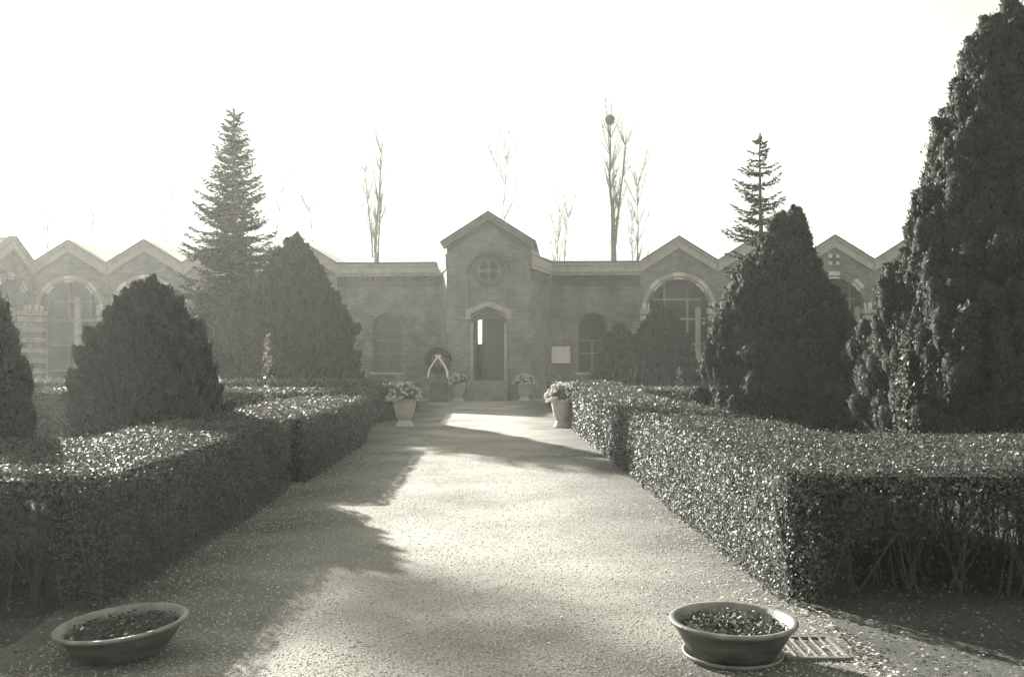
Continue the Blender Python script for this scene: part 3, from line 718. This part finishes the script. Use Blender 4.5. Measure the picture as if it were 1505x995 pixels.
# notice board on the right wall
nb = thing('notice_board', 'dark framed glass case with white notices on the brick wall', 'notice board', W(X(825, 42.7)-.22, -.06, 0), ROT)
f = MB(); f.box(-.47, .47, -.06, .05, 1.36, 1.42); f.box(-.47, .47, -.06, .05, 2.18, 2.25); f.box(-.47, -.41, -.06, .05, 1.422, 2.178); f.box(.41, .47, -.06, .05, 1.422, 2.178); f.build('frame', M['wood_dark'], nb)
MB().box(-.408, .408, -.0, .04, 1.424, 2.176).build('backing', M['paper'], nb)
for (a, b, c, dd) in ((-.38, -.05, 1.78, 2.14), (-.01, .37, 1.62, 2.12), (-.36, -.06, 1.47, 1.74)): MB().box(a, b, -.006, -.001, c, dd).build('notice', M['paper'], nb)

# ------------------------------------------------------------------ urns with flowers
def make_urn(label, loc):
    root = thing('flower_urn', label, 'flower urn', loc, 0, 'flower urns flanking the path')
    MB().lathe([(0, 0), (.225, 0), (.225, .03), (.205, .05), (.165, .13), (.155, .165), (.15, .17)], 32).build('foot', M['urn'], root, True)
    MB().lathe([(.10, .168), (.165, .175), (.175, .20), (.205, .27), (.24, .40), (.265, .54), (.275, .60), (.30, .615), (.30, .65), (.27, .655), (.255, .60), (.0, .59)], 36).build('bowl', M['urn'], root, True)
    g = np.random.default_rng(5); n = 700
    u = unit(g.normal(size=(n, 3))); u[:, 2] = np.abs(u[:, 2]); rr = g.uniform(.55, 1, n)[:, None]
    P = u*rr*np.array([[.38, .38, .36]])+np.array([[0, 0, .66]])
    L = g.uniform(.06, .11, n); V, F = leaf_quads(P, unit(u+g.normal(size=(n, 3))*.5), L, L*.6); np_mesh('leaves', V, F, M['flower_leaf'], root)
    acc = Acc()
    for b in range(95):
        w = unit(g.normal(size=(1, 3)))[0]; w[2] = abs(w[2])*1.0-.12
        c = w*np.array([.42, .42, .42])*g.uniform(.86, 1.05)+np.array([0, 0, .67])
        m = 16; dv = unit(g.normal(size=(m, 3)))
        Q = c+dv*.035*g.uniform(.5, 1, (m, 1)); L = g.uniform(.04, .065, m)
        acc.add(leaf_quads(Q, unit(dv+g.normal(size=(m, 3))*.3), L, L*.85))
    acc.build('blossoms', M['petal'], root)
    return root
d1 = 23.7
u0 = make_urn('pale urn full of white blossoms on the left path edge, beyond the shaded hedge', (X(595, d1), d1, 0))
dup(u0, (X(827, 23.4), 23.4, 0), 1.1, 'pale urn with white blossoms half hidden by the sunlit right hedge')
dup(u0, (X(674, 38.2), 38.2, 0), 2.2, 'pale urn left of the gatehouse steps, beside the wreath')
dup(u0, (X(771, 38.2), 38.2, 0), 3.9, 'pale urn right of the gatehouse steps, below the notice board', (1.08, 1.08, 1))

# wreath on a stone block
dw = 37.6; wx = X(644, dw)
pd = thing('stone_pedestal', 'squat stone block carrying the wreath, left of the steps', 'pedestal', (wx, dw, 0))
b = MB(); b.box(-.36, .36, -.26, .26, 0, .10); b.build('plinth', M['pedestal'], pd, bevel=.01)
b = MB(); b.box(-.31, .31, -.22, .22, .102, .62); b.build('block', M['pedestal'], pd, bevel=.015); MB().box(-.35, .35, -.25, .25, .622, .70).build('cap', M['pedestal'], pd, bevel=.01)
wt = thing('wreath', 'dark leafy funeral wreath with two white ribbon tails', 'wreath', (wx, dw-.05, .70)); wt.rotation_euler = (R(-8), 0, 0)
n = 2600; a = rng.uniform(0, 2*PI, n); q = rng.uniform(0, 2*PI, n); rr = .13*np.sqrt(rng.random(n))
Rr = .38+1.15*rr*np.cos(q); P = np.stack([Rr*np.cos(a), rr*np.sin(q)*.8, .86+Rr*np.sin(a)], 1)
L = rng.uniform(.07, .13, n); V, F = leaf_quads(P, unit(rng.normal(size=(n, 3))+np.array([[0, -1, .3]])), L, L*.4, np.stack([np.cos(a), 0*a, np.sin(a)], 1)+.6*rng.normal(size=(n, 3)))
np_mesh('leaves', V, F, M['wreath'], wt)
hp = [(.38*math.cos(2*PI*i/32), 0, .86+.38*math.sin(2*PI*i/32)) for i in range(33)]
MB().tube(hp, .10, 8).build('hoop', M['hedge_core'], wt, True)
for q in ((-.3, -.1), (.3, -.1), (0, .35)): MB().tube([(q[0]*.6, .05, .8), (q[0]*1.2, q[1]+.05, .0)], .02, 6).build('easel_leg', M['wood_dark'], wt)
for s in (-1, 1):
    rb = MB(); pts = [(0, 1.0), (s*.17, .76), (s*.33, .48), (s*.37, .18)]
    for i in range(3):
        (x0, z0), (x1, z1) = pts[i], pts[i+1]; y0, y1 = -.15-.02*i, -.17-.02*i
        rb.add([(x0-.035, y0, z0-.01), (x0+.035, y0, z0+.01), (x1+.035, y1, z1+.01), (x1-.035, y1, z1-.01), (x0-.035, y0+.004, z0-.01), (x0+.035, y0+.004, z0+.01), (x1+.035, y1+.004, z1+.01), (x1-.035, y1+.004, z1-.01)],
               [(0, 1, 2, 3), (7, 6, 5, 4), (0, 4, 5, 1), (1, 5, 6, 2), (2, 6, 7, 3), (3, 7, 4, 0)])
    rb.build('ribbon', M['ribbon'], wt)
bw = MB()
for s in (-1, 1): bw.tube([(0, -.15, 1.0), (s*.07, -.18, 1.05), (s*.10, -.17, 1.0), (s*.05, -.17, .98), (0, -.15, 1.0)], [.02, .028, .03, .025, .015], 6)
bw.build('bow', M['ribbon'], wt, True)

# ------------------------------------------------------------------ shallow bowls in the foreground
def bowl(label, loc, tilt, saucer, seed, scale):
    g = np.random.default_rng(seed)
    root = thing('planter_bowl', label, 'planter bowl', loc, 0, 'shallow planter bowls at the path end')
    root.rotation_euler = tilt; root.scale = scale
    prof = [(0, .012), (.20, .012), (.215, .02), (.245, .07), (.285, .15), (.312, .215), (.318, .235)]
    MB().lathe(prof, 56).build('shell', M['bowl'], root, True)
    MB().lathe([(.318, .232), (.335, .236), (.342, .25), (.335, .264), (.318, .266), (.304, .252), (.290, .19), (.27, .15)], 56).build('rim', M['bowl_rim'], root, True)
    n = 30; V = [(0, 0, .19)]; F = []
    for i in range(1, 13):
        for k in range(48):
            a = 2*PI*k/48; r = .296*i/12
            V.append((r*math.cos(a), r*math.sin(a), .198+.022*(1-(i/12)**2)+.010*g.normal()*(1 if i < 12 else .4)-(.02 if i == 12 else 0)))
    for k in range(48): F.append((0, 1+k, 1+(k+1) % 48))
    for i in range(11):
        for k in range(48): F.append((1+i*48+k, 1+(i+1)*48+k, 1+(i+1)*48+(k+1) % 48, 1+i*48+(k+1) % 48))
    MB().add(V, F).build('soil', M['soil'], root)
    n = 900; a = g.uniform(0, 6.28, n); r = .285*np.sqrt(g.random(n)); L = g.uniform(.012, .032, n)
    P = np.stack([r*np.cos(a), r*np.sin(a), .215+.018*(1-(r/.29)**2)+g.uniform(-.004, .02, n)], 1)
    Vl, Fl = leaf_quads(P, unit(g.normal(size=(n, 3))+np.array([[0, 0, .8]])), L, L*.6); np_mesh('sprouts', Vl, Fl, M['hedge_leaf'], root)
    n = 26; a = g.uniform(0, 6.28, n); r = .27*np.sqrt(g.random(n)); L = g.uniform(.015, .04, n)
    P = np.stack([r*np.cos(a), r*np.sin(a), np.full(n, .242)], 1)
    Vl, Fl = leaf_quads(P, unit(g.normal(size=(n, 3))*.5+np.array([[0, 0, .8]])), L, L*.6); np_mesh('pale_leaves', Vl, Fl, M['litter'], root)
    if saucer:
        MB().lathe([(0, .0), (.24, .0), (.262, .02), (.27, .045), (.262, .048), (.245, .02), (.20, .011)], 48).build('saucer', M['bowl_rim'], root, True)
    return root
d = 5.36; bowl('shallow bowl of dark soil standing level in the sun beside the drain', (X(1075, d), d, 0), (R(1.5), 0, 0), True, 41, (1, 1, .80))
d = 5.46; bowl('shallow soil bowl tilted to one side in the shade of the hedge', (X(186, d), d, .014), (R(2.5), R(-4.2), 0), False, 42, (1.02, 1.02, .66))

# drain grates
def grate(label, loc, rz):
    root = thing('drain_grate', label, 'drain grate', loc, rz, 'drain grates by the path end')
    w, l = .17, .21
    f = MB(); f.box(-w, w, -l, -l+.022, 0, .014); f.box(-w, w, l-.022, l, 0, .014); f.box(-w, -w+.02, -l+.0225, l-.0225, 0, .014); f.box(w-.02, w, -l+.0225, l-.0225, 0, .014)
    f.build('frame', M['iron_pale'], root)
    for i in range(5):
        x = -w+.058+i*.056; MB().box(x-.0045, x+.0045, -l+.0225, l-.0225, .002, .013).build('bar', M['iron_pale'], root)
    MB().box(-w+.0205, w-.0205, -l+.0225, l-.0225, .0, .0015).build('pit', M['soil'], root)
    return root
grate('worn metal drain grate set in the gravel right of the level bowl', (1.76, 5.50, .003), R(-2))

# ------------------------------------------------------------------ bare trees beyond the arcade
def bare_tree(label, px, d, py_top, seed, forks, r0=.22, fork_z=7.0, spread=.12):
    rd = random.Random(seed); H = Z(py_top, d)
    root = thing('bare_tree', label, 'bare tree', (X(px, d), d, 0), 0, 'bare winter trees beyond the arcade')
    t = MB().tube([(0, 0, -.1), (rd.gauss(0, .1), 0, fork_z*.5), (rd.gauss(0, .08), 0, fork_z)], [r0*.95, r0*.8, r0*.66], 8); tx = t.v[-1][0]
    t.build('trunk', M['bark_bare'], root, True)
    br = MB(); tips = []
    def limb(p, dirv, L, r, depth):
        pts = [Vector(p)]; n = 7; dd = Vector(dirv).normalized()
        for i in range(n):
            dd = (dd+Vector((rd.gauss(0, .045), rd.gauss(0, .045), .05))).normalized(); pts.append(pts[-1]+dd*L/n)
        br.tube(pts, [r*(1-.85*i/n) for i in range(n+1)], 5)
        if depth > 0:
            for k in range(int(10+L*3.0)):
                i = rd.randint(1, n-1); a = rd.uniform(0, 6.28)
                e = (dd*rd.uniform(.7, 1.2)+Vector((math.cos(a), math.sin(a), .3))*rd.uniform(.35, .7))
                limb(pts[i], e, L*rd.uniform(.12, .34), max(.009, r*.26), depth-1 if rd.random() < .6 else 0)
        return pts[-1]
    for (sx, hfrac, rf) in forks:
        L = (H-fork_z)*hfrac; top = limb((sx*.25, rd.gauss(0, .05), fork_z-.3), (sx*spread*.9, rd.gauss(0, .05), 1), L, r0*rf*.55, 2); tips.append(top)
    br.build('branches', M['bark_bare'], root)
    return root, tips
bare_tree('bare tree with forked trunk rising over the left plain wall', 551, 60, 188, 51, [(0, 1, .8), (-.6, .8, .45), (.7, .6, .5)], .24, 8.0)
bare_tree('thin bare tree just behind the gatehouse gable', 730, 64, 205, 52, [(0, 1, .6), (.6, .45, .4)], .12, 6.5, .06)
bare_tree('small bare forked tree behind the wall right of the gatehouse', 822, 66, 285, 53, [(-.5, 1, .6), (.6, .95, .6)], .15, 6.0)
NT = bare_tree('tallest bare tree, carrying a round dark nest', 902, 58, 166, 54, [(-.25, 1, .8), (.45, .93, .55), (.1, .6, .4)], .27, 8.6, .10)
bare_tree('bare tree close to the right of the nest tree', 932, 60, 240, 55, [(.3, 1, .6), (-.3, .7, .4), (.9, .5, .4)], .17, 5.5)
for px, top, dd, sd, lb in ((72, 262, 78, 61, 'faint bare tree furthest left above the gables'), (137, 290, 76, 62, 'faint bare tree over the valley left of the dome-shaped conifer'), (225, 258, 80, 63, 'faint bare tree above the gable left of the tall fir'),
                            (394, 250, 74, 64, 'faint bare tree just right of the tall fir'), (467, 285, 76, 65, 'faint bare tree above the bulky left conifer')):
    bare_tree(lb, px, dd, top, sd, [(0, 1, .7), (.4, .5, .4)], .15, 6.0, .08)
nd = 57.8; ns = MB()
nest = thing('bird_nest', 'round dark nest high in the tallest bare tree', 'nest', tuple(Vector(NT[0].location)+NT[1][0]))
for _ in range(260):
    a = Vector((random.gauss(0, 1), random.gauss(0, 1), random.gauss(0, .9))).normalized(); c = a*(.24+.07*math.sin(a.x*5+1)*math.cos(a.z*4))*random.random()**.4
    t = a.cross(Vector((random.gauss(0, 1), random.gauss(0, 1), random.gauss(0, 1)))).normalized()*random.uniform(.08, .2)
    ns.tube([c-t, c+t], .014, 4)
ns.build('twigs', M['nest'], nest)

# ------------------------------------------------------------------ air
hz = MB().box(-140, 140, -30, 200, -1.2, 16).build('haze', None); tag(hz, 'pale haze in the air', 'haze', kind='stuff')
hm = bpy.data.materials.new('haze'); hm.use_nodes = True; nt = hm.node_tree
for n in list(nt.nodes):
    if n.type == 'BSDF_PRINCIPLED': nt.nodes.remove(n)
pv = nt.nodes.new('ShaderNodeVolumePrincipled'); pv.inputs['Density'].default_value = .00095; pv.inputs['Color'].default_value = (1, 1, .94, 1); pv.inputs['Anisotropy'].default_value = .5
nt.links.new(pv.outputs[0], nt.nodes['Material Output'].inputs['Volume']); hz.data.materials.append(hm)

# ------------------------------------------------------------------ light: low sun ahead and to the left
EL, AZ = R(20), R(32)
S = Vector((-math.sin(AZ)*math.cos(EL), math.cos(AZ)*math.cos(EL), math.sin(EL)))
sun = bpy.data.lights.new('sun', 'SUN'); sun.energy = 5.0; sun.angle = R(.7); sun.color = (1, .985, .9)
so = bpy.data.objects.new('sun', sun); COL.objects.link(so); so.rotation_euler = S.to_track_quat('Z', 'Y').to_euler(); so.location = (-20, 30, 30)
w = bpy.data.worlds.new('World'); C.world = w; w.use_nodes = True; nt = w.node_tree; N = nt.nodes; L = nt.links
bg = N['Background']; sky = N.new('ShaderNodeTexSky'); sky.sky_type = 'NISHITA'; sky.sun_disc = False
sky.sun_elevation = EL; sky.sun_rotation = -AZ; sky.air_density = 1.0; sky.dust_density = 4.0; sky.ozone_density = 1
bw_ = N.new('ShaderNodeRGBToBW'); L.new(sky.outputs[0], bw_.inputs[0])
tn = N.new('ShaderNodeMix'); tn.data_type = 'RGBA'; tn.blend_type = 'MULTIPLY'; tn.inputs[0].default_value = 1; tn.inputs[7].default_value = (1, 1, .89, 1)
SKYCAP = 3.45; SKYFLOOR = 2.6
mn = N.new('ShaderNodeMath'); mn.operation = 'MINIMUM'; mn.inputs[1].default_value = SKYCAP
mf = N.new('ShaderNodeMath'); mf.operation = 'MAXIMUM'; mf.inputs[1].default_value = SKYFLOOR
L.new(bw_.outputs[0], mf.inputs[0]); L.new(mf.outputs[0], mn.inputs[0]); L.new(mn.outputs[0], tn.inputs[6]); L.new(tn.outputs[2], bg.inputs['Color']); bg.inputs['Strength'].default_value = .065

cam = bpy.data.cameras.new('camera'); cam.sensor_width = 36; cam.lens = 35.0; cam.clip_end = 1000; cam.clip_start = .05
co = bpy.data.objects.new('camera', cam); COL.objects.link(co); co.location = (0, 0, CAMH)
co.rotation_euler = (R(90)+math.atan(30.5/1463), 0, -YAW); C.camera = co
C.view_settings.view_transform = 'Standard'; C.view_settings.look = 'None'; C.view_settings.gamma = 1; C.view_settings.exposure = 2.2
C.view_settings.use_curve_mapping = False
C.cycles.max_bounces = 6; C.cycles.volume_bounces = 0; C.cycles.use_denoising = True; C.cycles.denoising_input_passes = 'RGB_ALBEDO_NORMAL'; C.cycles.denoising_prefilter = 'ACCURATE'
